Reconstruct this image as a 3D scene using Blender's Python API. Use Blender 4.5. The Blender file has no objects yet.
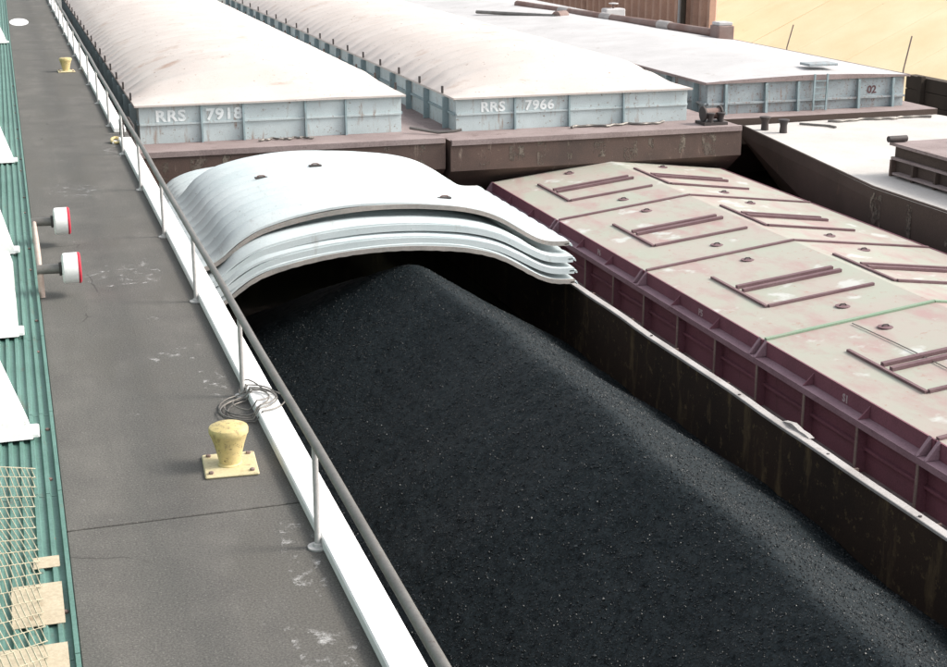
import bpy, math, random
import numpy as np
from mathutils import Vector, Matrix

random.seed(7)
rng = np.random.default_rng(11)
R = math.radians
scene = bpy.context.scene
COL = scene.collection

# ------------------------------------------------------------------ camera
YAW, PITCH, ROLL, FPX, CAMH = 0.3100, 0.2980, 0.001, 1433.7, 6.024
cam = bpy.data.cameras.new('camera')
cam.sensor_fit = 'HORIZONTAL'; cam.sensor_width = 36.0
cam.lens = FPX * 36.0 / 947.0
cam.clip_start = 0.1; cam.clip_end = 3000
cam_o = bpy.data.objects.new('camera', cam); COL.objects.link(cam_o)
_f = Vector((math.sin(YAW) * math.cos(PITCH), math.cos(YAW) * math.cos(PITCH), -math.sin(PITCH)))
_r = Vector((math.cos(YAW), -math.sin(YAW), 0)); _u = _r.cross(_f)
_r2 = _r * math.cos(ROLL) + _u * math.sin(ROLL); _u2 = _u * math.cos(ROLL) - _r * math.sin(ROLL)
_m = Matrix((_r2, _u2, -_f)).transposed().to_4x4(); _m.translation = Vector((0, 0, CAMH))
cam_o.matrix_world = _m
scene.camera = cam_o

# ------------------------------------------------------------------ sky, sun, exposure
SUN_EL, SUN_ROT = R(39), R(104)          # hazy sun from the river side, a little behind the camera
w = bpy.data.worlds.new('World'); scene.world = w; w.use_nodes = True
nt = w.node_tree
sky = nt.nodes.new('ShaderNodeTexSky'); sky.sky_type = 'NISHITA'; sky.sun_disc = False
sky.sun_elevation = SUN_EL; sky.sun_rotation = SUN_ROT
sky.air_density = 1.3; sky.dust_density = 4.0; sky.ozone_density = 1.0
hsv = nt.nodes.new('ShaderNodeHueSaturation'); hsv.inputs['Saturation'].default_value = 0.24      # hazy, whitish sky
nt.links.new(sky.outputs[0], hsv.inputs['Color']); nt.links.new(hsv.outputs[0], nt.nodes['Background'].inputs[0])
nt.nodes['Background'].inputs[1].default_value = 0.15
sun = bpy.data.lights.new('sun', 'SUN'); sun.energy = 1.5; sun.angle = R(14); sun.color = (1.0, 0.93, 0.83)
sun_o = bpy.data.objects.new('sun', sun); COL.objects.link(sun_o)
sdir = Vector((math.sin(SUN_ROT) * math.cos(SUN_EL), math.cos(SUN_ROT) * math.cos(SUN_EL), math.sin(SUN_EL)))
sun_o.rotation_euler = sdir.to_track_quat('Z', 'Y').to_euler()
scene.view_settings.view_transform = 'Standard'; scene.view_settings.look = 'None'
scene.view_settings.gamma = 1.0; scene.view_settings.exposure = 1.0
scene.render.engine = 'CYCLES'

# ------------------------------------------------------------------ materials
def newmat(name):
    m = bpy.data.materials.new(name); m.use_nodes = True
    t = m.node_tree; b = t.nodes['Principled BSDF']
    return m, t, b

def tex_noise(t, vec, scale, detail=6, rough=0.6):
    n = t.nodes.new('ShaderNodeTexNoise'); n.inputs['Scale'].default_value = scale
    n.inputs['Detail'].default_value = detail; n.inputs['Roughness'].default_value = rough
    if vec is not None: t.links.new(vec, n.inputs['Vector'])
    return n.outputs['Fac']

def mapping(t, sc=(1, 1, 1), loc=(0, 0, 0)):
    c = t.nodes.new('ShaderNodeNewGeometry'); m = t.nodes.new('ShaderNodeMapping')      # world position: repeats wear differently
    m.inputs['Scale'].default_value = sc; m.inputs['Location'].default_value = loc
    t.links.new(c.outputs['Position'], m.inputs['Vector'])
    return m.outputs[0]

def ramp(t, fac, a, b, c0=(0, 0, 0, 1), c1=(1, 1, 1, 1)):
    r = t.nodes.new('ShaderNodeValToRGB')
    r.color_ramp.elements[0].position = a; r.color_ramp.elements[1].position = b
    r.color_ramp.elements[0].color = c0; r.color_ramp.elements[1].color = c1
    t.links.new(fac, r.inputs[0]); return r.outputs[0]

def mix(t, fac, a, b):
    m = t.nodes.new('ShaderNodeMixRGB')
    for k, v in ((0, fac), (1, a), (2, b)):
        if isinstance(v, (int, float)): m.inputs[k].default_value = v
        elif isinstance(v, tuple): m.inputs[k].default_value = v if len(v) == 4 else (*v, 1)
        else: t.links.new(v, m.inputs[k])
    return m.outputs[0]

def bump(t, b, h, strength=0.3, dist=0.02):
    n = t.nodes.new('ShaderNodeBump'); n.inputs['Strength'].default_value = strength
    n.inputs['Distance'].default_value = dist
    t.links.new(h, n.inputs['Height']); t.links.new(n.outputs[0], b.inputs['Normal'])

def paint(name, base, var=None, rust=(0.16, 0.07, 0.035), rust_amt=0.25, streak=(3, 3, 0.35), scale=2.0,
          rough=0.6, grain=0.06, metal=0.0, fine=30, spec=0.3):
    """weathered paint: large tone patches, rust / dirt patches stretched along the streak axis, fine grain"""
    m, t, b = newmat(name)
    v = mapping(t); vs = mapping(t, streak, (3.1, 1.7, 0.4))
    var = var or tuple(x * 0.72 for x in base)
    c = mix(t, ramp(t, tex_noise(t, v, 0.55 * scale, 5), 0.35, 0.68), base, var)
    if rust_amt > 0:
        lo = 0.72 - 0.34 * rust_amt
        s = ramp(t, tex_noise(t, vs, scale, 8, 0.68), lo, lo + 0.16)
        c = mix(t, s, c, rust)
        s2 = ramp(t, tex_noise(t, v, scale * 5.3, 8, 0.7), lo + 0.04, lo + 0.10)
        c = mix(t, s2, c, tuple(x * 0.7 for x in rust))
    fn = tex_noise(t, v, fine, 3)
    c = mix(t, grain * 2.2, c, mix(t, ramp(t, fn, 0.35, 0.65), tuple(x * 0.3 for x in base), tuple(min(1, x * 1.35) for x in base)))
    t.links.new(c, b.inputs['Base Color'])
    b.inputs['Roughness'].default_value = rough; b.inputs['Metallic'].default_value = metal
    b.inputs['Specular IOR Level'].default_value = spec
    bump(t, b, tex_noise(t, v, scale * 4, 8, 0.7), 0.25, 0.015)
    return m

M = {}
M['white_cover'] = paint('white_cover_paint', (0.560, 0.614, 0.625), (0.480, 0.548, 0.562), (0.320, 0.315, 0.296), 0.34, (1.6, .5, .6), 1.5, 0.5, 0.03)
M['cover_rim'] = paint('cover_rim_weathered', (0.26, 0.25, 0.235), (0.40, 0.36, 0.33), (0.30, 0.20, 0.16), 0.4, (2, 2, 2), 3.0, 0.8, 0.1)
M['cream_cover'] = paint('cream_cover_paint', (0.545, 0.496, 0.465), (0.487, 0.435, 0.405), (0.358, 0.255, 0.205), 0.42, (0.5, 1.2, 1), 1.0, 0.7, 0.04)
M['grey_cover'] = paint('grey_cover_paint', (0.493, 0.483, 0.483), (0.412, 0.403, 0.403), (0.242, 0.202, 0.177), 0.3, (1, 1, 1), 1.0, 0.75, 0.05)
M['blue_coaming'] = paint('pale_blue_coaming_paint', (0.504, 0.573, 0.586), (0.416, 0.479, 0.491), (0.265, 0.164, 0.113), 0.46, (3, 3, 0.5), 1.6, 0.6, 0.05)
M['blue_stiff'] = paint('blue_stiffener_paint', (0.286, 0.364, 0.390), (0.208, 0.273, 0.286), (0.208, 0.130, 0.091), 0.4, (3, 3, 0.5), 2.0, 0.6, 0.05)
M['c_coaming'] = paint('weathered_blue_grey_paint', (0.345, 0.398, 0.420), (0.255, 0.285, 0.300), (0.255, 0.150, 0.105), 0.55, (3, 3, 0.5), 1.8, 0.65, 0.06)
M['rust_hull'] = paint('rusty_hull_steel', (0.120, 0.080, 0.067), (0.067, 0.051, 0.046), (0.448, 0.368, 0.304), 0.34, (2.2, 2.2, 0.5), 1.3, 0.8, 0.12)
M['rust_deck'] = paint('rusty_deck_steel', (0.296, 0.240, 0.232), (0.208, 0.160, 0.155), (0.112, 0.072, 0.061), 0.4, (1, 1, 1), 1.6, 0.8, 0.1)
M['dark_hull'] = paint('dark_hull_paint', (0.080, 0.057, 0.048), (0.055, 0.040, 0.032), (0.175, 0.110, 0.076), 0.3, (2, 2, 0.5), 1.0, 0.75, 0.12)
M['pale_deck'] = paint('pale_dusty_deck', (0.529, 0.504, 0.479), (0.444, 0.422, 0.399), (0.278, 0.233, 0.214), 0.28, (1, 1, 1), 1.0, 0.85, 0.06)
M['hopper'] = paint('hopper_inside_rust', (0.038, 0.022, 0.014), (0.016, 0.011, 0.008), (0.17, 0.12, 0.06), 0.52, (1.6, 1.6, 0.4), 1.1, 0.85, 0.12)
M['rim_steel'] = paint('worn_coaming_rim', (0.408, 0.384, 0.372), (0.288, 0.264, 0.252), (0.120, 0.072, 0.060), 0.35, (1, .4, 1), 3.0, 0.55, 0.08, 0.0)
M['maroon'] = paint('maroon_coaming_paint', (0.224, 0.092, 0.120), (0.157, 0.069, 0.087), (0.068, 0.044, 0.044), 0.35, (2, 2, 0.6), 1.4, 0.6, 0.1)
M['maroon_lit'] = paint('lit_maroon_ledge_paint', (0.288, 0.188, 0.219), (0.225, 0.138, 0.163), (0.125, 0.062, 0.069), 0.4, (2, .6, 2), 2.0, 0.6, 0.08)  # lighter maroon: the light on the ledge is put into its colour
M['maroon_bar'] = paint('maroon_bar_paint', (0.15, 0.085, 0.095), (0.20, 0.13, 0.135), (0.06, 0.035, 0.035), 0.3, (1, 1, 1), 3.0, 0.65, 0.1)
M['stiff_edge'] = paint('worn_stiffener_edge', (0.30, 0.24, 0.21), (0.20, 0.14, 0.13), (0.12, 0.06, 0.05), 0.4, (2, 2, 1), 4.0, 0.6, 0.1)
M['green'] = paint('teal_green_paint', (0.117, 0.222, 0.193), (0.086, 0.176, 0.149), (0.153, 0.080, 0.058), 0.34, (2.0, .7, 1), 2.4, 0.55, 0.08)
M['green_seam'] = paint('green_seam_paint', (0.22, 0.33, 0.23), (0.28, 0.33, 0.25), (0.2, 0.16, 0.13), 0.3, (1, 1, 1), 2.4, 0.6, 0.08)
M['white_paint'] = paint('white_paint_chalky', (0.800, 0.800, 0.790), (0.744, 0.744, 0.735), (0.465, 0.428, 0.391), 0.34, (1.5, .5, 1), 2.4, 0.6, 0.04)
M['yellow'] = paint('yellow_bollard_paint', (0.630, 0.506, 0.221), (0.588, 0.484, 0.273), (0.147, 0.083, 0.058), 0.52, (2, 2, 1), 4.5, 0.5, 0.05)
M['pale_yellow'] = paint('pale_yellow_plate_paint', (0.560, 0.493, 0.310), (0.500, 0.430, 0.253), (0.200, 0.126, 0.081), 0.4, (1, 1, 1), 6.0, 0.6, 0.05)
M['galv'] = paint('galvanised_pipe', (0.190, 0.183, 0.170), (0.130, 0.122, 0.113), (0.130, 0.085, 0.060), 0.4, (2, .5, 2), 3.0, 0.45, 0.06, 0.35)
M['galv_light'] = paint('pale_post_pipe', (0.50, 0.49, 0.48), (0.40, 0.39, 0.38), (0.22, 0.16, 0.13), 0.25, (2, 2, .5), 4.0, 0.5, 0.06, 0.1)
M['black_steel'] = paint('dark_steel', (0.05, 0.045, 0.045), (0.075, 0.06, 0.055), (0.12, 0.07, 0.05), 0.3, (1, 1, 1), 5.0, 0.6, 0.1)
M['wire'] = paint('wire_rope', (0.16, 0.15, 0.14), (0.22, 0.20, 0.18), (0.10, 0.07, 0.05), 0.3, (1, 1, 1), 9.0, 0.5, 0.1, 0.4)
M['chain'] = paint('chain_link_wire', (0.52, 0.48, 0.36), (0.42, 0.38, 0.28), (0.25, 0.15, 0.09), 0.25, (1, 1, 1), 9.0, 0.5, 0.05, 0.1)
M['red'] = paint('red_rim_paint', (0.50, 0.035, 0.06), (0.40, 0.03, 0.05), (0.2, 0.05, 0.04), 0.15, (1, 1, 1), 6.0, 0.5, 0.04)
M['pink_pipe'] = paint('faded_primer_pipe', (0.45, 0.34, 0.29), (0.52, 0.44, 0.40), (0.28, 0.14, 0.09), 0.3, (1, 1, 1), 6.0, 0.6, 0.05)
M['letter_white'] = paint('white_lettering', (0.858, 0.880, 0.880), (0.702, 0.760, 0.767), (0.546, 0.598, 0.605), 0.5, (2, 2, 1), 5.0, 0.6, 0.03)
M['letter_faint'] = paint('faded_lettering', (0.52, 0.60, 0.63), (0.47, 0.54, 0.57), (0.40, 0.42, 0.42), 0.4, (2, 2, 1), 5.0, 0.6, 0.03)
M['letter_dull'] = paint('dulled_lettering', (0.48, 0.42, 0.42), (0.36, 0.28, 0.29), (0.2, 0.1, 0.11), 0.4, (2, 2, 1), 6.0, 0.6, 0.03)
M['letter_dark'] = paint('dark_red_lettering', (0.10, 0.05, 0.055), (0.14, 0.08, 0.08), (0.28, 0.24, 0.24), 0.3, (2, 2, 1), 5.0, 0.6, 0.03)
M['timber'] = paint('dark_timber', (0.077, 0.059, 0.045), (0.049, 0.039, 0.031), (0.140, 0.119, 0.098), 0.3, (4, .5, 4), 1.2, 0.9, 0.12)
M['rust_pile'] = paint('rusty_sheet_pile', (0.600, 0.372, 0.277), (0.450, 0.276, 0.211), (0.210, 0.124, 0.093), 0.4, (1, 1, .4), 1.0, 0.85, 0.1)
M['rust_pipe'] = paint('rusty_pipe', (0.180, 0.112, 0.096), (0.255, 0.203, 0.188), (0.105, 0.060, 0.048), 0.35, (1, 1, 1), 2.0, 0.75, 0.08)
M['bank_wall'] = paint('sandy_concrete_wall', (0.850, 0.707, 0.468), (0.780, 0.590, 0.346), (0.708, 0.464, 0.246), 0.28, (.5, .5, .25), 0.35, 0.9, 0.06)
M['grass'] = paint('grass_ground', (0.10, 0.13, 0.035), (0.14, 0.15, 0.05), (0.20, 0.16, 0.08), 0.3, (1, 1, 1), 0.5, 0.95, 0.12)
M['earth'] = paint('packed_earth', (0.42, 0.37, 0.29), (0.34, 0.30, 0.23), (0.2, 0.17, 0.13), 0.3, (1, 1, 1), 0.6, 0.95, 0.1)

def mat_concrete():
    m, t, b = newmat('worn_dock_concrete')
    v = mapping(t); vl = mapping(t, (1.0, 0.16, 1))
    c = mix(t, ramp(t, tex_noise(t, v, 0.9, 6), 0.35, 0.66), (0.072, 0.069, 0.066), (0.134, 0.127, 0.117))
    c = mix(t, ramp(t, tex_noise(t, vl, 1.6, 5), 0.45, 0.62), c, (0.080, 0.079, 0.074))          # wheel-darkened lanes
    c = mix(t, ramp(t, tex_noise(t, v, 7.0, 8, 0.72), 0.60, 0.70), c, (0.105, 0.10, 0.094))       # oil and damp spots
    c = mix(t, ramp(t, tex_noise(t, mapping(t, (1, 1, 1), (7.7, 3.1, 0)), 2.1, 9, 0.78), 0.635, 0.70), c, (0.45, 0.44, 0.43))  # spilled paint, lime
    vo = t.nodes.new('ShaderNodeTexVoronoi'); vo.inputs['Scale'].default_value = 34
    t.links.new(v, vo.inputs['Vector'])
    pick = t.nodes.new('ShaderNodeSeparateColor'); t.links.new(vo.outputs['Color'], pick.inputs[0])
    peb = t.nodes.new('ShaderNodeMath'); peb.operation = 'MULTIPLY'
    t.links.new(ramp(t, vo.outputs['Distance'], 0.14, 0.26, (1, 1, 1, 1), (0, 0, 0, 1)), peb.inputs[0])
    t.links.new(ramp(t, pick.outputs[0], 0.58, 0.66), peb.inputs[1])
    c = mix(t, peb.outputs[0], c, (0.235, 0.223, 0.205))                                              # pale aggregate
    dk = t.nodes.new('ShaderNodeMath'); dk.operation = 'MULTIPLY'
    t.links.new(ramp(t, vo.outputs['Distance'], 0.12, 0.3, (1, 1, 1, 1), (0, 0, 0, 1)), dk.inputs[0])
    t.links.new(ramp(t, pick.outputs[1], 0.74, 0.8), dk.inputs[1])
    c = mix(t, dk.outputs[0], c, (0.07, 0.07, 0.065))
    c = mix(t, ramp(t, tex_noise(t, mapping(t, (1.4, 0.35, 1), (2, 9, 0)), 0.55, 7, 0.62), 0.52, 0.60), c, (0.085, 0.081, 0.073))   # long tyre and grit stains
    c = mix(t, 0.42, c, mix(t, ramp(t, tex_noise(t, v, 48, 4, 0.75), 0.36, 0.66), (0.042, 0.040, 0.038), (0.23, 0.217, 0.20)))   # sandy grain
    wn = t.nodes.new('ShaderNodeTexNoise'); wn.inputs['Scale'].default_value = 1.4; wn.inputs['Detail'].default_value = 6
    t.links.new(v, wn.inputs['Vector'])
    wv = t.nodes.new('ShaderNodeMixRGB'); wv.inputs[0].default_value = 0.28
    t.links.new(v, wv.inputs[1]); t.links.new(wn.outputs['Color'], wv.inputs[2])
    ck = t.nodes.new('ShaderNodeTexVoronoi'); ck.feature = 'DISTANCE_TO_EDGE'; ck.inputs['Scale'].default_value = 0.42
    t.links.new(wv.outputs[0], ck.inputs['Vector'])
    cf = t.nodes.new('ShaderNodeMath'); cf.operation = 'MULTIPLY'
    t.links.new(ramp(t, ck.outputs['Distance'], 0.0015, 0.004, (1, 1, 1, 1), (0, 0, 0, 1)), cf.inputs[0])
    t.links.new(ramp(t, tex_noise(t, v, 0.6, 3), 0.56, 0.62), cf.inputs[1])
    c = mix(t, cf.outputs[0], c, (0.05, 0.047, 0.043))
    t.links.new(c, b.inputs['Base Color']); b.inputs['Roughness'].default_value = 0.85
    b.inputs['Specular IOR Level'].default_value = 0.25
    bump(t, b, tex_noise(t, v, 26, 8, 0.75), 0.5, 0.012)
    return m
M['concrete'] = mat_concrete()

def mat_red_cover():
    m, t, b = newmat('pale_green_lift_cover_paint')
    v = mapping(t)
    c = mix(t, ramp(t, tex_noise(t, v, 0.7, 5), 0.36, 0.64), (0.345, 0.36, 0.30), (0.375, 0.335, 0.295))
    c = mix(t, ramp(t, tex_noise(t, mapping(t, (1, .5, 1), (4, 2, 0)), 1.3, 7, 0.65), 0.47, 0.68), c, (0.36, 0.25, 0.235))
    c = mix(t, ramp(t, tex_noise(t, v, 5.0, 8, 0.72), 0.60, 0.69), c, (0.34, 0.20, 0.165))
    c = mix(t, ramp(t, tex_noise(t, mapping(t, (1, 1, 1), (9, 4, 0)), 0.9, 4), 0.60, 0.66), c, (0.47, 0.475, 0.445))
    t.links.new(c, b.inputs['Base Color']); b.inputs['Roughness'].default_value = 0.6
    b.inputs['Specular IOR Level'].default_value = 0.3
    bump(t, b, tex_noise(t, v, 3, 8, 0.7), 0.2, 0.02)
    return m
M['lift_cover'] = mat_red_cover()

def mat_coal():
    m, t, b = newmat('coal')
    v = mapping(t)
    c = mix(t, ramp(t, tex_noise(t, v, 30, 4), 0.35, 0.7), (0.0042, 0.0062, 0.0066), (0.0165, 0.0240, 0.0285))
    t.links.new(c, b.inputs['Base Color']); b.inputs['Roughness'].default_value = 0.6
    b.inputs['Specular IOR Level'].default_value = 0.10
    bump(t, b, tex_noise(t, v, 55, 4, 0.7), 0.35, 0.008)
    return m
M['coal'] = mat_coal()
def mat_lump():
    m, t, b = newmat('coal_lump')
    c = mix(t, ramp(t, tex_noise(t, mapping(t), 22, 2), 0.4, 0.6), (0.005, 0.0068, 0.0073), (0.0165, 0.0215, 0.025))
    t.links.new(c, b.inputs['Base Color']); b.inputs['Roughness'].default_value = 0.42
    b.inputs['Specular IOR Level'].default_value = 0.35
    return m
M['coal_lump'] = mat_lump()

def mat_water():
    m, t, b = newmat('river_water')
    b.inputs['Base Color'].default_value = (0.022, 0.024, 0.016, 1); b.inputs['Roughness'].default_value = 0.12
    b.inputs['IOR'].default_value = 1.33
    bump(t, b, tex_noise(t, mapping(t, (1, .6, 1)), 1.6, 4), 0.25, 0.08)
    return m
M['water'] = mat_water()

# ------------------------------------------------------------------ mesh helpers (vertices in world space)
class MB:
    def __init__(s): s.v = []; s.f = []
    def quad(s, a, b, c, d):
        n = len(s.v); s.v += [a, b, c, d]; s.f.append((n, n + 1, n + 2, n + 3)); return s
    def prism(s, poly, axis, a, b):
        """extrude a 2-D polygon along axis 0/1/2; poly gives the two other coordinates in order"""
        n = len(s.v); k = len(poly)
        for e in (a, b):
            for p in poly:
                c = list(p); c.insert(axis, e); s.v.append(tuple(c))
        s.f.append(tuple(range(n, n + k))[::-1]); s.f.append(tuple(range(n + k, n + 2 * k)))
        for i in range(k):
            j = (i + 1) % k; s.f.append((n + i, n + j, n + k + j, n + k + i))
        return s
    def box(s, x0, x1, y0, y1, z0, z1, ch=0.0):
        if ch <= 0:
            return s.prism([(x0, y0), (x1, y0), (x1, y1), (x0, y1)], 2, z0, z1)
        n = len(s.v); rings = []
        for z, i in ((z0, ch), (z0 + ch, 0), (z1 - ch, 0), (z1, ch)):
            c = ch
            ring = [(x0 + i + c, y0 + i), (x1 - i - c, y0 + i), (x1 - i, y0 + i + c), (x1 - i, y1 - i - c),
                    (x1 - i - c, y1 - i), (x0 + i + c, y1 - i), (x0 + i, y1 - i - c), (x0 + i, y0 + i + c)]
            rings.append([(a, b, z) for a, b in ring])
        s.loft(rings); return s
    def loft(s, rings, cap=True, closed=True):
        n = len(s.v); k = len(rings[0])
        for r in rings: s.v += [tuple(p) for p in r]
        for i in range(len(rings) - 1):
            for j in range(k if closed else k - 1):
                l = (j + 1) % k
                s.f.append((n + i * k + j, n + i * k + l, n + (i + 1) * k + l, n + (i + 1) * k + j))
        if cap:
            s.f.append(tuple(n + j for j in range(k))[::-1])
            s.f.append(tuple(n + (len(rings) - 1) * k + j for j in range(k)))
        return s
    def tube(s, pts, r, n=8, rs=None):
        pts = [Vector(p) for p in pts]; rings = []; up = None
        for i, p in enumerate(pts):
            d = (pts[min(i + 1, len(pts) - 1)] - pts[max(i - 1, 0)]).normalized()
            if up is None: up = Vector((0, 0, 1)) if abs(d.z) < 0.9 else Vector((1, 0, 0))
            a = d.cross(up)
            if a.length < 1e-4: a = d.orthogonal()
            a.normalize(); bb = d.cross(a).normalized(); up = -bb if False else up
            rr = rs[i] if rs else r
            rings.append([p + a * rr * math.cos(2 * math.pi * k / n) + bb * rr * math.sin(2 * math.pi * k / n) for k in range(n)])
        return s.loft(rings)
    def lathe(s, cx, cy, prof, n=24):
        return s.loft([[(cx + r * math.cos(2 * math.pi * k / n), cy + r * math.sin(2 * math.pi * k / n), z) for k in range(n)] for r, z in prof])
    def build(s, name, mat, parent=None, smooth=False, base=None):
        me = bpy.data.meshes.new(name)
        off = Vector(parent['_w']) if parent else Vector(base or (0, 0, 0))
        me.from_pydata([tuple(Vector(p) - off) for p in s.v], [], s.f)
        me.validate(); me.update()
        import bmesh
        bm = bmesh.new(); bm.from_mesh(me); bmesh.ops.recalc_face_normals(bm, faces=bm.faces); bm.to_mesh(me); bm.free()
        if smooth:
            for p in me.polygons: p.use_smooth = True
            try: me.set_sharp_from_angle(angle=R(38))
            except Exception: pass
        me.materials.append(M[mat] if isinstance(mat, str) else mat)
        o = bpy.data.objects.new(name, me); COL.objects.link(o)
        if parent: o.parent = parent; o['_w'] = parent['_w']
        else: o.location = off; o['_w'] = tuple(off)
        return o

def tag(o, label=None, cat=None, group=None, kind=None):
    if label: o['label'] = label
    if cat: o['category'] = cat
    if group: o['group'] = group
    if kind: o['kind'] = kind
    return o
def thing(name, loc, label, cat, group=None):
    o = bpy.data.objects.new(name, None); COL.objects.link(o); o.location = loc; o['_w'] = tuple(loc)
    o.empty_display_size = 0.3
    return tag(o, label, cat, group)
def struct(name, mb, mat, base=None, **k):
    return tag(mb.build(name, mat, None, base=base, **k), kind='structure')
def copy_tree(o, parent=None, loc=None):
    c = o.copy(); COL.objects.link(c); c.parent = parent
    if loc is not None: c.location = loc
    for ch in list(o.children): copy_tree(ch, c)
    return c
def text_part(name, s, size, mat, parent, pos, rot, ext=0.004, sx=1.0, spacing=1.0):
    cu = bpy.data.curves.new(name, 'FONT'); cu.body = s; cu.size = size; cu.extrude = ext
    cu.offset = size * 0.03; cu.space_character = spacing; cu.align_x = 'LEFT'; cu.resolution_u = 3
    tmp = bpy.data.objects.new(name + '_tmp', cu); COL.objects.link(tmp)
    dg = bpy.context.evaluated_depsgraph_get(); me = bpy.data.meshes.new_from_object(tmp.evaluated_get(dg))
    bpy.data.objects.remove(tmp); bpy.data.curves.remove(cu)
    me.materials.clear(); me.materials.append(M[mat])
    o = bpy.data.objects.new(name, me); COL.objects.link(o); o.parent = parent
    o.location = Vector(pos) - Vector(parent['_w']); o.rotation_euler = rot; o.scale = (sx, 1, 1)
    o['_w'] = parent['_w']
    return o

# ------------------------------------------------------------------ water, land, dock
WZ = -4.7
struct('river_water', MB().quad((-900, -900, WZ), (900, -900, WZ), (900, 1500, WZ), (-900, 1500, WZ)), 'water')
struct('land_ground', MB().box(-900, -0.95, -300, 900, -8, -0.03), 'earth')
struct('dock_quay', MB().box(-0.93, 2.82, -60, 190, -8, -0.16), 'timber')
deck = thing('dock_deck', (1.3, 12, 0), None, None); deck['kind'] = 'structure'
def slab(y0, y1, parent=deck):
    return MB().box(0.13, 2.80, y0, y1, -0.15, 0.0, 0.008).build('slab', 'concrete', parent)
# worn, slightly ragged joint between the slabs
ys = [-40, 13.56, 61.0, 130, 189]
for a, b in zip(ys[:-1], ys[1:]):
    slab(a + 0.016, b - 0.016)
def blotch(name, cx, cy, rx, ry, mat, z, parent, seed, n=40, rag=0.25):
    r_ = random.Random(seed); ph = [r_.uniform(0, 6.28) for _ in range(6)]
    ring = []
    for k in range(n):
        a = 2 * math.pi * k / n
        d = 1 + rag * sum(math.sin((j + 2) * a + ph[j]) / (j + 1.6) for j in range(6))
        ring.append((cx + rx * d * math.cos(a), cy + ry * d * math.sin(a)))
    mb = MB(); mb.v = [(x, y, z) for x, y in ring]; mb.f = [tuple(range(n))]
    return mb.build(name, mat, parent)
o = blotch('paint_mark', 0.62, 74.5, 0.44, 2.2, 'white_paint', 0.005, deck, 3, rag=0.02)
def mat_spill():
    m, t, b = newmat('spilled_lime'); v = mapping(t)
    tr = t.nodes.new('ShaderNodeBsdfTransparent'); mx = t.nodes.new('ShaderNodeMixShader')
    t.links.new(ramp(t, tex_noise(t, v, 5.0, 9, 0.74), 0.535, 0.74), mx.inputs[0])
    t.links.new(tr.outputs[0], mx.inputs[1]); t.links.new(b.outputs[0], mx.inputs[2])
    t.links.new(mx.outputs[0], t.nodes['Material Output'].inputs[0])
    b.inputs['Base Color'].default_value = (0.5, 0.49, 0.48, 1); b.inputs['Roughness'].default_value = 0.9
    return m
M['spill'] = mat_spill()
def mat_flake():
    m, t, b = newmat('flaking_old_paint'); v = mapping(t, (1, 1, .6))
    tr = t.nodes.new('ShaderNodeBsdfTransparent'); mx = t.nodes.new('ShaderNodeMixShader')
    t.links.new(ramp(t, tex_noise(t, v, 4.2, 8, 0.72), 0.49, 0.60), mx.inputs[0])
    t.links.new(tr.outputs[0], mx.inputs[1]); t.links.new(b.outputs[0], mx.inputs[2])
    t.links.new(mx.outputs[0], t.nodes['Material Output'].inputs[0])
    t.links.new(mix(t, ramp(t, tex_noise(t, v, 2.0, 5), .4, .6), (0.19, 0.16, 0.13), (0.12, 0.095, 0.08)), b.inputs['Base Color']); b.inputs['Roughness'].default_value = 0.9
    return m
M['flake'] = mat_flake()
for i, (cx, cy, rx, ry) in enumerate([(1.78, 18.95, .34, .28), (1.55, 23.6, .55, .9), (2.25, 12.3, .22, .8), (2.1, 10.5, .3, .5),
                                      (2.1, 14.0, .13, .1), (2.2, 36, .2, 1.2), (2.15, 17.6, .2, .5), (1.1, 31, .6, .8), (1.9, 10.9, .1, .12)]):
    blotch('spill_stain', cx, cy, rx, ry, 'spill', 0.0045, deck, 20 + i, rag=0.3)

# kerb along the river edge, broken once by the ladder gap
kerb = thing('kerb', (2.6, 12, 0), None, None); kerb['kind'] = 'structure'
for a, b in ((-40, 37.05), (38.6, 62), (62.02, 189)):
    MB().box(2.45, 2.76, a, b, 0.002, 0.125, 0.015).build('kerb_length', 'white_paint', kerb)
lad = thing('ladder', (2.86, 37.8, 0), 'dark steel ladder head in the gap of the white kerb', 'ladder')
for y in (37.45, 38.2):
    MB().tube([(2.86, y, -4.3), (2.86, y, 0.35), (2.80, y, 0.45), (2.68, y, 0.47), (2.6, y, 0.4), (2.6, y, 0.0)], 0.035, 8).build('stringer', 'black_steel', lad, True)
for k in range(12):
    z = -0.2 - 0.33 * k
    MB().tube([(2.86, 37.47, z), (2.86, 38.18, z)], 0.018, 6).build('rung', 'black_steel', lad, True)
cl = thing('mooring_ring', (2.44, 37.0, 0), 'small yellow and white mooring ring on the deck beside the kerb gap', 'mooring ring')
MB().tube([(2.38 + .11 * math.cos(a), 36.95 + .16 * math.sin(a), 0.07 + 0.04 * math.sin(a)) for a in np.linspace(0, 2 * math.pi, 17)], 0.035, 8).build('ring', 'yellow', cl, True)
MB().box(2.28, 2.42, 36.78, 37.12, 0.004, 0.05, .01).build('base_plate', 'white_paint', cl)

# ------------------------------------------------------------------ hand railing
rail = thing('railing', (2.416, 12.44, 0), 'long grey pipe handrail on thin posts along the white kerb', 'railing')
RH = 1.07
posts = [12.443 + 4.553 * i for i in range(-4, 24)]
for i, y in enumerate(posts):
    p = MB().tube([(2.416, y, 0.015), (2.416, y, RH - .02)], 0.03, 10).build('post', 'galv_light', rail, True)
    MB().lathe(2.416, y, [(0.10, 0.002), (0.10, 0.02), (0.055, 0.026), (0.045, 0.05), (0.032, 0.055)], 16).build('base_flange', 'galv_light', p, True)
MB().tube([(2.416 + 0.006 * math.sin(y * .7), y, RH + 0.006 * math.sin(y * 1.1)) for y in np.arange(-6, 118, 1.15)], 0.045, 12).build('top_rail', 'galv', rail, True)
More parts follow.
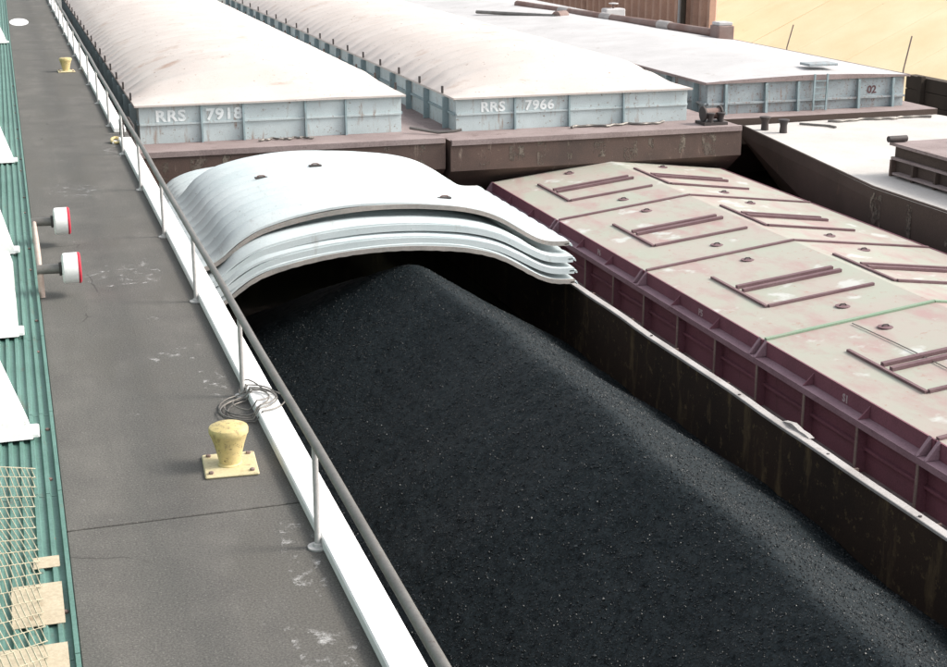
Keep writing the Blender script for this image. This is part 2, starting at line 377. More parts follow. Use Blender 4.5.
# conduit strapped under the rail
MB().tube([(2.466, y, RH - 0.035 + 0.006 * math.sin(y * 1.9)) for y in np.arange(-6, 118, 0.9)], 0.016, 6).build('conduit', 'black_steel', rail, True)

# ------------------------------------------------------------------ bollards
def bollard(x, y, rz, label):
    t = thing('bollard', (x, y, 0), label, 'bollard', 'yellow bollards on the dock')
    pl = MB().box(x - .29, x + .29, y - .33, y + .33, 0.002, 0.035, 0.012).build('base_plate', 'pale_yellow', t)
    MB().lathe(x, y, [(0.135, 0.03), (0.135, 0.045), (0.118, 0.06), (0.13, 0.13), (0.168, 0.28), (0.203, 0.385), (0.213, 0.40),
                      (0.216, 0.445), (0.208, 0.468), (0.18, 0.482), (0.09, 0.492), (0.01, 0.495)], 32).build('body', 'yellow', t, True)
    for sx, sy in ((-1, -1), (1, -1), (1, 1), (-1, 1)):
        MB().lathe(x + .22 * sx, y + .25 * sy, [(0.028, 0.034), (0.028, 0.056), (0.018, 0.062)], 6).build('bolt', 'rust_pipe', t)
    t.rotation_euler.z = rz
    return t
bollard(1.92, 14.75, R(-4), 'large yellow mooring bollard on square plate beside the wire coil')
bollard(1.88, 52.9, R(2), 'small distant yellow bollard near the far end of the dock')

# ------------------------------------------------------------------ wire coil
coil = thing('wire_coil', (2.44, 16.5, 0), 'loose coil of grey wire rope around the foot of a railing post', 'wire rope')
pts = []
r_ = random.Random(4)
for k in range(5 * 26):
    a = 2 * math.pi * k / 26; lap = k / 26
    rr = 0.335 + 0.07 * math.sin(lap * 2.3) - 0.02 * lap * 0.6
    cx = 2.42 + 0.035 * math.sin(lap * 1.7); cy = 16.45 + 0.10 * math.sin(lap * 2.9 + 1)
    z = 0.012 + 0.008 * lap + 0.008 * (1 + math.sin(a * 1.0 + lap))
    if cx + rr * math.cos(a) > 2.41: z += 0.125 * min(1, (cx + rr * math.cos(a) - 2.41) / 0.05)
    pts.append((cx + rr * math.cos(a), cy + 1.15 * rr * math.sin(a), z))
MB().tube(pts, 0.009, 6).build('wire_loops', 'wire', coil, True)
def smooth_pts(p, n=6):
    p = [Vector(a) for a in p]; out = []
    for i in range(len(p) - 1):
        a, b, c, d = p[max(i - 1, 0)], p[i], p[i + 1], p[min(i + 2, len(p) - 1)]
        for k in range(n):
            u = k / n
            out.append(tuple(0.5 * ((2 * b) + (c - a) * u + (2 * a - 5 * b + 4 * c - d) * u * u + (3 * b - a - 3 * c + d) * u ** 3)))
    return out + [tuple(p[-1])]
MB().tube(smooth_pts([pts[-1], (2.62, 16.6, .2), (2.60, 16.85, .17), (2.54, 16.98, .19), (2.46, 17.04, .2), (2.38, 17.0, .12), (2.37, 16.93, .06), (2.44, 16.92, .1), (2.46, 17.0, .16)]), 0.009, 6).build('wire_tail', 'wire', coil, True)

# ------------------------------------------------------------------ green ribbed ledge, white hoods, outlets, fence
ledge = thing('green_ledge', (-0.35, 20, 0), 'teal green ribbed steel ledge along the left edge of the dock', 'ledge')
def ledge_panel(y0, y1):
    prof = []; x = -0.92
    while x < 0.07:
        for dx, z in ((0, .02), (.035, .02), (.05, .055), (.085, .055), (.10, .02)):
            prof.append((x + dx, z))
        x += 0.12
    prof = [p for p in prof if p[0] < 0.075] + [(0.075, .02), (0.085, .075), (0.125, .075), (0.126, -.14), (-0.925, -.14), (-0.925, .02)]
    # shift height
    return MB().prism([(a, b) for a, b in prof], 1, y0, y1)
e = [-20, 2.1, 6.2, 10.9, 14.4, 16.9, 20.1, 23.4, 26.9, 31, 35.5, 41, 48, 58, 72, 92, 120]
for a, b in zip(e[:-1], e[1:]):
    mb = ledge_panel(a + .008, b - .008)
    mb.v = [(x, y, z + .02) for x, y, z in mb.v]
    mb.build('ledge_panel', 'green', ledge)
for k in range(26):
    y = 10.2 + k * 1.55
    MB().lathe(0.02 + 0.03 * math.sin(k * 2.1), y, [(0.026, 0.035), (0.026, 0.058), (0.012, 0.066)], 8).build('bolt', 'rust_pipe', ledge)
M['sun_patch_plate'] = paint('sun_patch_cream', (0.50, 0.43, 0.32), (0.44, 0.37, 0.27), (0.25, 0.16, 0.10), 0.35, (1, 1, 1), 5.0, 0.85, 0.08)  # cream colour stands for patches of sunlight on the green ledge
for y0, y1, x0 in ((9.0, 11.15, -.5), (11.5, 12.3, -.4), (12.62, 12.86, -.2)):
    MB().box(x0, .035, y0, y1, .0765, .081).build('sun_patch_plate', 'sun_patch_plate', ledge)
def hood(y0, y1, x0, x1, label):
    """white sheet-metal hood that widens towards the camera and ends in a low foot plate"""
    t = thing('white_hood', (-0.5, (y0 + y1) / 2, 0.09), label, 'hood', 'white hoods on the green ledge')
    zb, h = 0.097, 0.20
    a = [(-0.95, y0, zb), (x1, y0, zb), (x1, y0 + .25, zb), (x0, y1, zb), (-0.95, y1, zb)]
    b = [(-0.95, y0 + .05, zb + h), (x1 - .05, y0 + .06, zb + h), (x1 - .05, y0 + .25, zb + h), (x0 - .05, y1 - .05, zb + h), (-0.95, y1 - .05, zb + h)]
    MB().loft([a, b]).build('hood_shell', 'white_paint', t)
    MB().box(x1 - .25, x1 + .075, y0 + .02, y0 + .35, zb, zb + .06, .012).build('foot_plate', 'white_paint', t)
    return t
hood(16.0, 19.3, -.50, -.12, 'white sloping hood on the green ledge, nearest to the chain-link fence')
hood(20.15, 24.6, -.24, -.21, 'white hood on the green ledge beside the nearer red-rimmed outlet')
hood(25.2, 30.5, -.52, -.19, 'white hood on the green ledge beside the farther red-rimmed outlet')
hood(34.3, 41.0, -.45, -.09, 'white hood on the green ledge, fourth from the chain-link fence')
hood(63.0, 70.0, -.25, -.02, 'farthest white hood on the green ledge, near the white oval on the deck')

man = thing('pipe_outlet', (0.2, 24.3, 0), 'pair of white drum outlets with red rims on a faded pipe', 'pipe outlet')
MB().tube([(0.165, 22.45, .45), (0.165, 23.2, .45), (0.165, 24.3, .45), (0.165, 26.0, .45)], .04, 12, [.035, .045, .045, .035]).build('header_pipe', 'pink_pipe', man, True)
for y in (22.5, 26.0):
    MB().tube([(0.165, y, -.1 + .11), (0.165, y, .45)], .05, 10).build('riser', 'pink_pipe', man, True)
    br = MB().tube([(0.12, y, .45), (0.28, y, .45), (0.47, y - .03, .45)], .075, 14).build('branch_pipe', 'galv', man, True)
    MB().tube([(0.45, y - .03, .45), (0.475, y - .03, .45), (0.50, y - .03, .45)], .1, 14, [.10, .11, .10]).build('flange', 'black_steel', br, True)
    d = MB()
    rings = []
    for r, x in ((.05, .49), (.20, .50), (.235, .52), (.24, .55), (.24, .735)):
        rings.append([(x, y - .03 + r * math.cos(2 * math.pi * k / 28), .45 + r * math.sin(2 * math.pi * k / 28)) for k in range(28)])
    dr = d.loft(rings).build('drum', 'white_paint', man, True)
    rings = [[(x, y - .03 + r * math.cos(2 * math.pi * k / 28), .45 + r * math.sin(2 * math.pi * k / 28)) for k in range(28)]
             for r, x in ((.243, .736), (.243, .762), (.22, .78), (.1, .785))]
    MB().loft(rings).build('red_rim', 'red', dr, True)

# chain-link fence, standing on the left of the ledge and leaning a little
fen = thing('chain_link_fence', (-0.3, 12, 0.08), 'pale wire chain-link fence on the green ledge in the lower left', 'fence')
FY0, FY1, FH = 5.0, 15.2, 1.0
def fpos(y, z):
    bulge = 0.05 * math.sin(y * 1.3) + 0.03 * math.sin(y * 3.1 + z * 4)
    top = FH
    return (-0.14 - 0.62 * z + bulge * (0.3 + z), y, 0.1 + z * .8)
mb = MB(); cell = 0.13
nW = int((FY1 - FY0) / cell)
for i in range(nW):
    y0 = FY0 + i * cell; pts = []
    hh = FH if y0 < 13.4 else FH * max(0.12, (FY1 - y0) / (FY1 - 13.4))
    for k in range(int(hh / 0.075) + 1):
        z = k * 0.075; yy = y0 + (cell * 0.5 if (k + i) % 2 else -0.5 * cell)
        p = fpos(yy, z); pts.append((p[0] + (0.004 if (k + i) % 2 else -0.004), p[1], p[2]))
    if len(pts) > 1: mb.tube(pts, 0.0065, 5)
o = mb.build('chain_mesh', 'chain', fen, True); o['kind'] = 'stuff'
for y in (6.0, 9.0, 12.0, 15.0):
    MB().tube([(-.62, y, .06), (-.74, y, 1.2 if y < 14 else .4)], .03, 10).build('fence_post', 'galv', fen, True)

# low shed wall standing back from the ledge
wall = thing('shed_wall', (-1.9, 30, 0), 'low green corrugated shed wall behind the ledge', 'building')
WX, WH = -1.9, 2.6
for k in range(34):
    y0 = -24 + k * 3.6; prof = []
    for i in range(12):
        a = y0 + i * .3
        prof += [(WX, a), (WX, a + .10), (WX + .05, a + .15), (WX + .05, a + .25)]
    prof += [(WX, y0 + 3.595), (WX - .04, y0 + 3.595), (WX - .04, y0)]
    MB().prism(prof, 2, 0, WH).build('siding', 'green', wall)
MB().box(WX - .1, WX + .1, -24, 98.4, WH + .003, WH + .12).build('coping', 'green', wall)

# ------------------------------------------------------------------ hull helpers
def hull(parent, x0, x1, y0, y1, zd, rake, mat='rust_hull', deckmat='rust_deck', zb=-7.3):
    """box hull with a raked far or near end: rake = (near, far) run-in lengths at the bottom"""
    prof = [(y0, zd - .004), (y0, zd - 1.0), (y0 + rake[0], zb), (y1 - rake[1], zb), (y1, zd - 1.0), (y1, zd - .004)]
    return MB().prism(prof, 0, x0, x1).build('hull', mat, parent)

def bitt(parent, x, y, z, h=0.5, r=0.13):
    return MB().lathe(x, y, [(r * .9, z), (r * .8, z + h * .55), (r * .95, z + h * .75), (r * 1.35, z + h * .95), (r * 1.3, z + h), (r * .3, z + h * 1.03)], 14).build('bitt', 'black_steel', parent, True)

_ax = np.array([3.5, 3.85, 4.17, 4.45, 4.81, 5.2, 5.56, 6.3, 7.0, 7.6, 8.1, 8.55, 9.34, 9.75, 10.14, 10.42, 10.69, 10.95, 11.21, 11.53, 11.8, 12.15])
_ah = np.array([0.0, .05, .26, .46, .64, .74, .82, .93, .985, 1.0, .99, .965, .885, .81, .71, .60, .46, .31, .17, .04, .005, 0.0])
_gx = np.linspace(3.5, 12.15, 300); _gh = np.interp(_gx, _ax, _ah)
for _ in range(3): _gh = np.convolve(np.pad(_gh, 5, mode='edge'), np.ones(11) / 11, mode='valid')
def arch(s): return float(np.interp(7.825 + 4.325 * s, _gx, _gh))

# ------------------------------------------------------------------ the open coal barge
cb = thing('coal_barge', (8.3, 14, WZ), 'open dark hopper barge full of coal, moored against the dock', 'barge')
CX0, CX1, HX0, HX1, CZ = 3.05, 13.55, 3.72, 12.30, -2.87
DZ = -4.1
m_ = MB()
m_.prism([(-14, DZ), (-14, DZ - 1), (-8, -7.35), (44.3, -7.35), (44.3, DZ)], 0, CX0, HX0 - .15)
m_.prism([(-14, DZ), (-14, DZ - 1), (-8, -7.35), (44.3, -7.35), (44.3, DZ)], 0, HX1 + .15, CX1)
m_.box(HX0 - .149, HX1 + .149, 42.7, 44.3, -7.35, DZ)
m_.prism([(-14, DZ), (-14, DZ - 1), (-8, -7.35), (-8, DZ)], 0, HX0 - .149, HX1 + .149)
m_.build('hull', 'rust_hull', cb)
MB().box(HX0 - .148, HX1 + .148, -7.998, 42.69, -7.34, -7.0).build('hopper_floor', 'hopper', cb)
MB().box(HX1 + .001, HX1 + .145, -8, 42.69, -6.99, CZ - .05).build('coaming_wall', 'hopper', cb)
MB().box(HX0 - .145, HX0 - .001, -8, 42.69, -6.99, CZ - .05).build('coaming_wall', 'hopper', cb)
MB().box(HX0, HX1, 42.55, 42.69, -6.99, CZ - .05).build('coaming_wall', 'hopper', cb)
MB().box(HX0, HX1, -8, -7.86, -6.99, CZ - .05).build('coaming_wall', 'hopper', cb)
# long bright worn rim of the coaming, slightly buckled
def rim(x0, x1):
    rings = []
    for y in np.arange(-8, 42.8, 0.7):
        d = 0.012 * math.sin(y * 0.9) + 0.008 * math.sin(y * 2.3); z = CZ + 0.008 * math.sin(y * 1.4)
        rings.append([(x0 + d, y, z - .05), (x1 + d, y, z - .05), (x1 + d, y, z - .008), (x1 + d - .012, y, z), (x0 + d + .012, y, z), (x0 + d, y, z - .008)])
    MB().loft(rings).build('coaming_rim', 'rim_steel', cb)
rim(HX1 - .02, HX1 + .15); rim(HX0 - .15, HX0 + .02)
for y in (16.7, 19.3, 22.4, 26.3):
    MB().tube([(HX1 + .06, y, CZ - .001), (HX1 + .06, y, CZ + .012)], .03, 8).build('rim_hole_plug', 'black_steel', cb)
# the torn flap on the rim
MB().prism([(20.0, -2.86), (20.15, -2.835), (20.35, -2.84), (20.6, -2.80), (20.75, -2.83), (20.9, -2.86), (20.7, -2.89), (20.2, -2.88)], 0, HX1 + .12, HX1 + .22).build('bent_rim_flap', 'rim_steel', cb)
for k in range(22):
    y = -6 + k * 2.25
    MB().box(HX0 - .30, HX0 - .147, y - .02, y + .02, DZ, CZ - .06).build('stiffener', 'rust_hull', cb)
    MB().box(HX1 + .147, HX1 + .30, y - .02, y + .02, DZ, CZ - .06).build('stiffener', 'rust_hull', cb)

# coal
def fbm(x, y, octs, seed):
    r = np.random.default_rng(seed); out = np.zeros_like(x)
    for f, a in octs:
        for _ in range(5):
            th = r.uniform(0, 6.283); ph = r.uniform(0, 6.283); ff = f * r.uniform(.7, 1.4)
            out += a * np.sin(ff * (x * np.cos(th) + y * np.sin(th)) + ph) / 2.2
    return out
PEAK = 29.9
def coal_z(x, y):
    e = np.clip((y - 22) / 8.0, 0, 1); e = e * e * (3 - 2 * e)
    xr = 8.66 - 0.42 * e + 0.09 * np.sin(y * .55) + 0.05 * np.sin(y * 1.3)
    zr = -2.02 + 0.14 * e + 0.14 * np.exp(-((y - 20) / 4.0) ** 2) - 0.08 * np.exp(-((y - 15) / 3) ** 2) - 0.10 * np.exp(-((y - 25.5) / 1.8) ** 2)
    dy = np.maximum(0, y - PEAK); dx = x - xr
    sl = np.where(dx > 0, 0.70, 0.60)
    d = np.sqrt(dx ** 2 + dy ** 2 * 0.45 + 0.05) - 0.2236
    slide = 0.05 * np.sin(y * 2.1 + 0.8 * np.sin(y * .9)) * np.clip(np.abs(dx) * .6, 0, 1)      # fans where coal has slid
    return zr - sl * d + 0.010 * d * d + slide * .55 + fbm(x, y, ((0.9, .035), (2.6, .022), (7, .008), (17, .004)), 5)
STEP = 0.05
xs = np.arange(HX0, HX1 + .001, STEP); xs[-1] = HX1; yy = np.arange(3.0, 42.5, STEP)
X, Y = np.meshgrid(xs, yy); Z = coal_z(X, Y) + rng.normal(0, 0.004, X.shape)
X2 = X + rng.normal(0, .012, X.shape); X2[:, 0] = HX0; X2[:, -1] = HX1
Z = np.maximum(Z, -6.98)
Vv = np.stack([X2, Y + rng.normal(0, .012, X.shape), Z], -1).reshape(-1, 3)
ny, nx = X.shape
ii = (np.arange(ny - 1)[:, None] * nx + np.arange(nx - 1)[None]).ravel()
Fq = np.stack([ii, ii + 1, ii + nx + 1, ii + nx], 1)
# loose lumps
NL = 120000
lx = rng.uniform(HX0 + .05, HX1 - .05, NL); ly = 8.0 + (31.5 - 8.0) * rng.random(NL) ** 1.25
ls = 0.0055 + 0.010 * rng.random(NL) ** 3 + (rng.random(NL) < .003) * 0.02 * rng.random(NL)
lz = coal_z(lx, ly) + ls * .55
octa = np.array([[1, 0, 0], [-1, 0, 0], [0, 1, 0], [0, -1, 0], [0, 0, .8], [0, 0, -.8]], float)
of = np.array([[0, 2, 4], [2, 1, 4], [1, 3, 4], [3, 0, 4], [2, 0, 5], [1, 2, 5], [3, 1, 5], [0, 3, 5]])
an = rng.uniform(0, 6.283, NL); ca, sa = np.cos(an), np.sin(an)
LV = octa[None] * (ls[:, None, None] * rng.uniform(.6, 1.5, (NL, 6, 1)))
tx = LV[..., 0] * ca[:, None] - LV[..., 1] * sa[:, None]; ty = LV[..., 0] * sa[:, None] + LV[..., 1] * ca[:, None]
tl = rng.uniform(-.7, .7, NL)[:, None]
LV = np.stack([tx, ty + LV[..., 2] * tl, LV[..., 2] - ty * tl], -1) + np.stack([lx, ly, lz], -1)[:, None]
base = len(Vv)
LF = (of[None] + base + 6 * np.arange(NL)[:, None, None]).reshape(-1, 3)
allv = np.concatenate([Vv, LV.reshape(-1, 3)])
me = bpy.data.meshes.new('coal_heap')
me.vertices.add(len(allv)); me.vertices.foreach_set('co', (allv - np.array([8.3, 20, -4])).ravel().astype(np.float32))
nl = len(Fq) * 4 + len(LF) * 3
me.loops.add(nl); me.loops.foreach_set('vertex_index', np.concatenate([Fq.ravel(), LF.ravel()]).astype(np.int32))
me.polygons.add(len(Fq) + len(LF))
st = np.concatenate([np.arange(len(Fq)) * 4, len(Fq) * 4 + np.arange(len(LF)) * 3]).astype(np.int32)
me.polygons.foreach_set('loop_start', st)
sm = np.zeros(len(Fq) + len(LF), dtype=bool); sm[:len(Fq)] = True
me.polygons.foreach_set('use_smooth', sm)
me.update(calc_edges=True); me.validate(); me.materials.append(M['coal']); me.materials.append(M['coal_lump'])
me.polygons.foreach_set('material_index', (~sm).astype(np.int32)); me.update()
coal = bpy.data.objects.new('coal_heap', me); COL.objects.link(coal); coal.location = (8.3, 20, -4)
tag(coal, 'long black heap of coal filling the open hopper barge', 'coal', kind='stuff')

# stacked fibreglass covers on the coal barge
LUGS = [(5.6, 34.47), (7.05, 34.99), (9.21, 30.95)]
def stacked_cover(k, y0, y1, zf, zc, xc, hw, label, rimw):
    t = thing('barge_cover', (xc, (y0 + y1) / 2, zf), label, 'barge cover', 'arched white covers stacked on the coal barge')
    nxs = 64; nys = 140; th = 0.05
    S = [math.sin(math.pi / 2 * (-1 + 2 * i / nxs)) * .35 + (-1 + 2 * i / nxs) * .65 for i in range(nxs + 1)]
    top = []; bot = []
    def P(s, y):
        rib = 0.13 * ((abs(math.sin(math.pi * (y - y0) / ((y1 - y0) / 10.0))) + .02) ** 0.6) * (1 + 1.5 * max(0, -s))
        sag = 0.02 * math.sin(s * 5 + k) + 0.012 * math.sin(y * 1.3 + s * 3 + k * 2)
        return (xc + hw * s, y, zf + (zc - zf) * arch(s) + rib * (0.2 + .8 * min(1, arch(s) * 3)) + sag * arch(s))
    v = []; f = []
    for j in range(nys + 1):
        y = y0 + .03 + (y1 - y0 - .06) * j / nys
        for s in S: v.append(P(s, y))
    n1 = len(v)
    for j in range(nys + 1):
        y = y0 + .03 + (y1 - y0 - .06) * j / nys
        for s in S:
            p = P(s, y); v.append((p[0], p[1], p[2] - th))
    W_ = nxs + 1
    for j in range(nys):
        for i in range(nxs):
            a = j * W_ + i
            f.append((a, a + 1, a + W_ + 1, a + W_)); f.append((n1 + a, n1 + a + W_, n1 + a + W_ + 1, n1 + a + 1))
    for j in range(nys):
        for i in (0, nxs):
            a = j * W_ + i; f.append((a, a + W_, n1 + a + W_, n1 + a))
    for i in range(nxs):
        for j in (0, nys):
            a = j * W_ + i; f.append((a, a + 1, n1 + a + 1, n1 + a))
    mb = MB(); mb.v = v; mb.f = f
    mb.build('shell', 'white_cover', t, True)
    # end rims
    for yy_, d in ((y0, 1), (y1, -1)):
        rings = []
        for i, s in enumerate(S):
            x, _, z = P(s, yy_ + .04 * d); jag = 0.006 * math.sin(i * 2.7 + k) if k == 0 else 0
            z = zf + (zc - zf) * arch(s)
            rings.append([(x, yy_, z + .016), (x, yy_ + .07 * d, z + .016), (x, yy_ + .07 * d, z - rimw + jag), (x, yy_, z - rimw + jag)])
        MB().loft(rings).build('end_rim', 'cover_rim' if k in (0, 3) else 'white_cover', t, True)
    if k == 3:
        for lx_, ly_ in LUGS:
            s_ = (lx_ - xc) / hw; z = P(s_, ly_)[2]
            MB().box(lx_ - .16, lx_ + .16, ly_ - .06, ly_ + .06, z - .01, z + .03, .01).build('lifting_lug', 'black_steel', t)
            MB().tube([(lx_ - .1, ly_, z + .04), (lx_ - .05, ly_, z + .06), (lx_ + .05, ly_, z + .06), (lx_ + .1, ly_, z + .04)], .018, 6).build('lug_handle', 'rust_pipe', t, True)
    # foot flanges that turn down at the ends, with rollers
    for sgn in (-1, 1):
        x = xc + sgn * hw
        prof = [(x - sgn * .12, zf - .035), (x + sgn * .05, zf - .035), (x + sgn * .085, zf - .10), (x + sgn * .055, zf - .11), (x + sgn * .03, zf - .06), (x - sgn * .12, zf - .065)]
        MB().prism(prof, 1, y0, y1).build('foot_flange', 'white_cover', t)
    return t
names = ['lowest of the four stacked white arched covers on the coal barge', 'second from the bottom of the four stacked white arched covers',
         'third from the bottom of the four stacked white arched covers', 'topmost ribbed white arched cover of the stack on the coal barge']
for k, (y0, y1, zf, zc) in enumerate([(30.15, 37.9, -2.62, -1.52), (30.20, 37.8, -2.36, -1.34), (30.30, 37.7, -2.10, -1.06), (30.55, 37.6, -1.80, -0.65)]):
    stacked_cover(k, y0, y1, zf, zc, 7.825, 4.325, names[k], (0.085, 0.12, 0.13, 0.085)[k])

stacked_cover(5, 38.0, 43.2, -2.72, -1.95, 7.825, 4.325, 'low white cover added unseen behind the stack to keep light out of the hopper', 0.06)  # unseen cover, added to block light leaking in beneath the stack

# ------------------------------------------------------------------ two covered barges beyond (light blue coamings)
def covered_barge(hx0, hx1, cx0, cx1, ybow, ycoam, zd, zt, stiffs, texts, label, lab_cover, coverlen=56):
    t = thing('covered_barge', ((hx0 + hx1) / 2, ybow, WZ), label, 'barge', 'light blue covered barges beyond the coal barge')
    hull(t, hx0, hx1, ybow, ybow + 59, zd - .008, (6.5, 0), 'rust_hull')
    MB().box(hx0 + .002, hx1 - .002, ybow + .001, ybow + 58.9, zd - .01, zd).build('deck', 'rust_deck', t)
    MB().box(hx0 + .02, hx1 - .02, ybow - .05, ybow + .12, zd - .16, zd + .03, .01).build('headlog', 'rust_deck', t)
    yb = ycoam + coverlen - 3
    MB().box(cx0, cx1, ycoam, ycoam + .05, zd + .001, zt).build('coaming_end', 'blue_coaming', t)
    MB().box(cx0, cx0 + .05, ycoam + .051, yb, zd + .001, zt).build('coaming_side', 'blue_coaming', t)
    MB().box(cx1 - .05, cx1, ycoam + .051, yb, zd + .001, zt).build('coaming_side', 'blue_coaming', t)
    MB().box(cx0 + .055, cx1 - .055, yb - .05, yb, zd + .001, zt).build('coaming_end', 'blue_coaming', t)
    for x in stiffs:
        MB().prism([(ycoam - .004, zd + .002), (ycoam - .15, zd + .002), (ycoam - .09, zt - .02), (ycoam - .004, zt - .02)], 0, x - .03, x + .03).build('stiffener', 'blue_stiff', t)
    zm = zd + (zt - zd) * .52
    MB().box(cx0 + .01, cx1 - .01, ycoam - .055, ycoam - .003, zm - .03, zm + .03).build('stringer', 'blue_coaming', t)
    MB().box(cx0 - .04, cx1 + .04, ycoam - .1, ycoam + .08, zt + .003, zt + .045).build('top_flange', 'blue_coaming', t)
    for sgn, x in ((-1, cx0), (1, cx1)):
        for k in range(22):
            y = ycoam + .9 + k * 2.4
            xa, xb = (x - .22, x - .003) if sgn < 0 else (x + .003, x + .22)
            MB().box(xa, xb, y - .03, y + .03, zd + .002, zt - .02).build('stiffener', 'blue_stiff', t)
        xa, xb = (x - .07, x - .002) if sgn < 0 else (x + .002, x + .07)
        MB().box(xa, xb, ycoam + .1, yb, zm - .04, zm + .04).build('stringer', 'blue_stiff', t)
    for s, x, z, sz, mt in texts:
        text_part('lettering', s, sz, mt, t, (x, ycoam - .012, z), (R(90), 0, 0), 0.003, 1.12, 1.06)
    for x in ((hx1 - .95, hx1 - .55) if hx0 > 10 else ()):
        bitt(t, x, ybow + .55, zd + .001, .42, .12)
    # cover: one long ribbed arch that dies down to the coaming at the near end
    c = thing('long_barge_cover', ((cx0 + cx1) / 2, ycoam, zt), lab_cover, 'barge cover', 'cream ribbed covers of the far barges')
    c['label'] = lab_cover
    n, mrows = 44, 700; v = []; f = []; L = yb - ycoam
    hw = (cx1 - cx0) / 2 + .13; xm = (cx0 + cx1) / 2
    def PP(i, j):
        s = -1 + 2 * i / n; y = ycoam - .13 + (L + .26) * j / mrows; dd = y - ycoam + .13
        q = min(1, dd / 3.4); e = q * q * (3 - 2 * q)
        a = (1 - abs(s) ** 2.4)
        rib = 0.13 * (0.5 - 0.5 * math.cos(2 * math.pi * dd / 1.35)) * min(1, dd / 1.0) * min(1, (1 - abs(s)) * 7)
        dent = 0.018 * math.sin(s * 6 + y * .31) * math.sin(y * .9 + s * 2) * a
        return (xm + hw * s, y, zt + .05 + 1.02 * a * (0.10 + 0.90 * e) * min(1, dd / .25 + .0) + rib + dent)
    for j in range(mrows + 1):
        for i in range(n + 1): v.append(PP(i, j))
    W_ = n + 1
    for j in range(mrows):
        for i in range(n):
            a = j * W_ + i; f.append((a, a + 1, a + W_ + 1, a + W_))
    mb = MB(); mb.v = v; mb.f = f; mb.build('shell', 'cream_cover', c, True)
    MB().box(xm - hw, xm + hw, ycoam - .15, ycoam - .105, zt + .05 - .055, zt + .055).build('end_lip', 'cream_cover', c)
    for sgn in (-1, 1):
        x = xm + sgn * hw
        MB().box(min(x, x - sgn * .04), max(x, x - sgn * .04), ycoam - .1, yb, zt - .02, zt + .048).build('side_lip', 'cream_cover', c)
        for k in range(18):
            y = ycoam + 1.2 + k * 2.9
            MB().box(x - .03, x + .03, y - .05, y + .05, zt + .06, zt + .30).build('lug', 'black_steel', c)
    return t
covered_barge(3.05, 13.35, 3.75, 12.32, 44.7, 46.4, -1.63, -0.44, (5.7, 7.04, 9.07, 10.41),
              [('RRS', 4.25, -.93, .50, 'letter_white'), ('7918', 5.85, -.93, .50, 'letter_white')],
              'pale blue covered barge lettered RRS 7918 behind the white stack', 'long cream ribbed cover nearest the dock, on the left pale blue barge')
covered_barge(13.5, 24.1, 14.24, 22.83, 44.6, 46.4, -1.72, -0.62, (16.32, 18.31, 20.35),
              [('RRS', 15.1, -1.08, .46, 'letter_white'), ('7966', 16.7, -1.08, .46, 'letter_white')],
              'pale blue covered barge lettered RRS 7966 behind the peaked lift covers', 'long cream ribbed cover between the left pale blue barge and the grey peaked cover')

for par in [o for o in COL.objects if o.name.startswith('covered_barge')]:
    bx0, by, bz = (3.05, 44.7, -1.63) if par.location.x < 12 else (13.5, 44.6, -1.72)
    for k in range(9):
        xa = bx0 + 1.0 + k * 1.02 + .25 * math.sin(k * 3.1); wd = .35 + .2 * math.sin(k * 1.7)
        MB().box(xa, xa + wd, by - .006, by - .002, bz - .85 + .1 * math.sin(k * 2.2), bz - .24 - .08 * math.cos(k * 1.3)).build('flaking_paint', 'flake', par)

def lying_wire(label, pts, r=.03, name='mooring_wire', mat='wire'):
    o = MB().tube(pts, r, 6).build(name, mat, None, True, base=pts[len(pts) // 2])
    return tag(o, label, 'mooring wire')
def wig(x0, x1, y, z, seed, amp=.12, n=26):
    r = random.Random(seed); p = [r.uniform(0, 6) for _ in range(3)]
    return [(x0 + (x1 - x0) * i / n, y + amp * math.sin(i * .55 + p[0]) + amp * .6 * math.sin(i * 1.3 + p[1]), z + .02 * abs(math.sin(i * .9 + p[2]))) for i in range(n + 1)]
lying_wire('rusty wire rope lying on the bow deck in front of the 7966 lettering', wig(18.2, 21.8, 45.9, -1.68, 2), .045)
lying_wire('thin wire rope lying on the bow deck of the 7918 barge', wig(7.4, 9.2, 45.9, -1.59, 5), .035)
lying_wire('wire rope crossing from one pale blue barge bow to the other', [(12.5, 46.0, -1.45), (12.9, 45.7, -1.5), (13.3, 45.4, -1.55), (13.8, 45.2, -1.5), (14.05, 45.15, -1.45)], .05)

# ------------------------------------------------------------------ maroon barge with peaked lift covers
rb = thing('maroon_barge', (19.2, 14, WZ), 'maroon hopper barge under peaked lift covers beside the coal barge', 'barge')
RD = -4.58
hull(rb, 13.85, 24.2, -14, 44.4, RD - .006, (6, 0), 'rust_hull')
MB().box(13.852, 24.198, -13.9, 44.39, RD - .008, RD).build('deck', 'rust_deck', rb)
RX0, RX1, RZ = 14.98, 23.42, -3.55
MB().box(RX0 - .05, RX0, -9, 44.8, RD + .001, RZ).build('coaming_wall', 'maroon', rb)
MB().box(RX1, RX1 + .05, -9, 44.8, RD + .001, RZ).build('coaming_wall', 'maroon', rb)
MB().box(RX0 + .001, RX1 - .001, 44.75, 44.8, RD + .001, RZ).build('coaming_wall', 'maroon', rb)
MB().box(RX0 - .30, RX0 + .10, -9, 44.85, RZ + .002, RZ + .04).build('coaming_ledge', 'maroon_lit', rb)
MB().box(RX0 - .30, RX0 - .26, -9, 44.85, RZ - .09, RZ).build('ledge_lip', 'maroon_lit', rb)
MB().box(RX1 - .10, RX1 + .30, -9, 44.85, RZ + .002, RZ + .04).build('coaming_ledge', 'maroon_lit', rb)
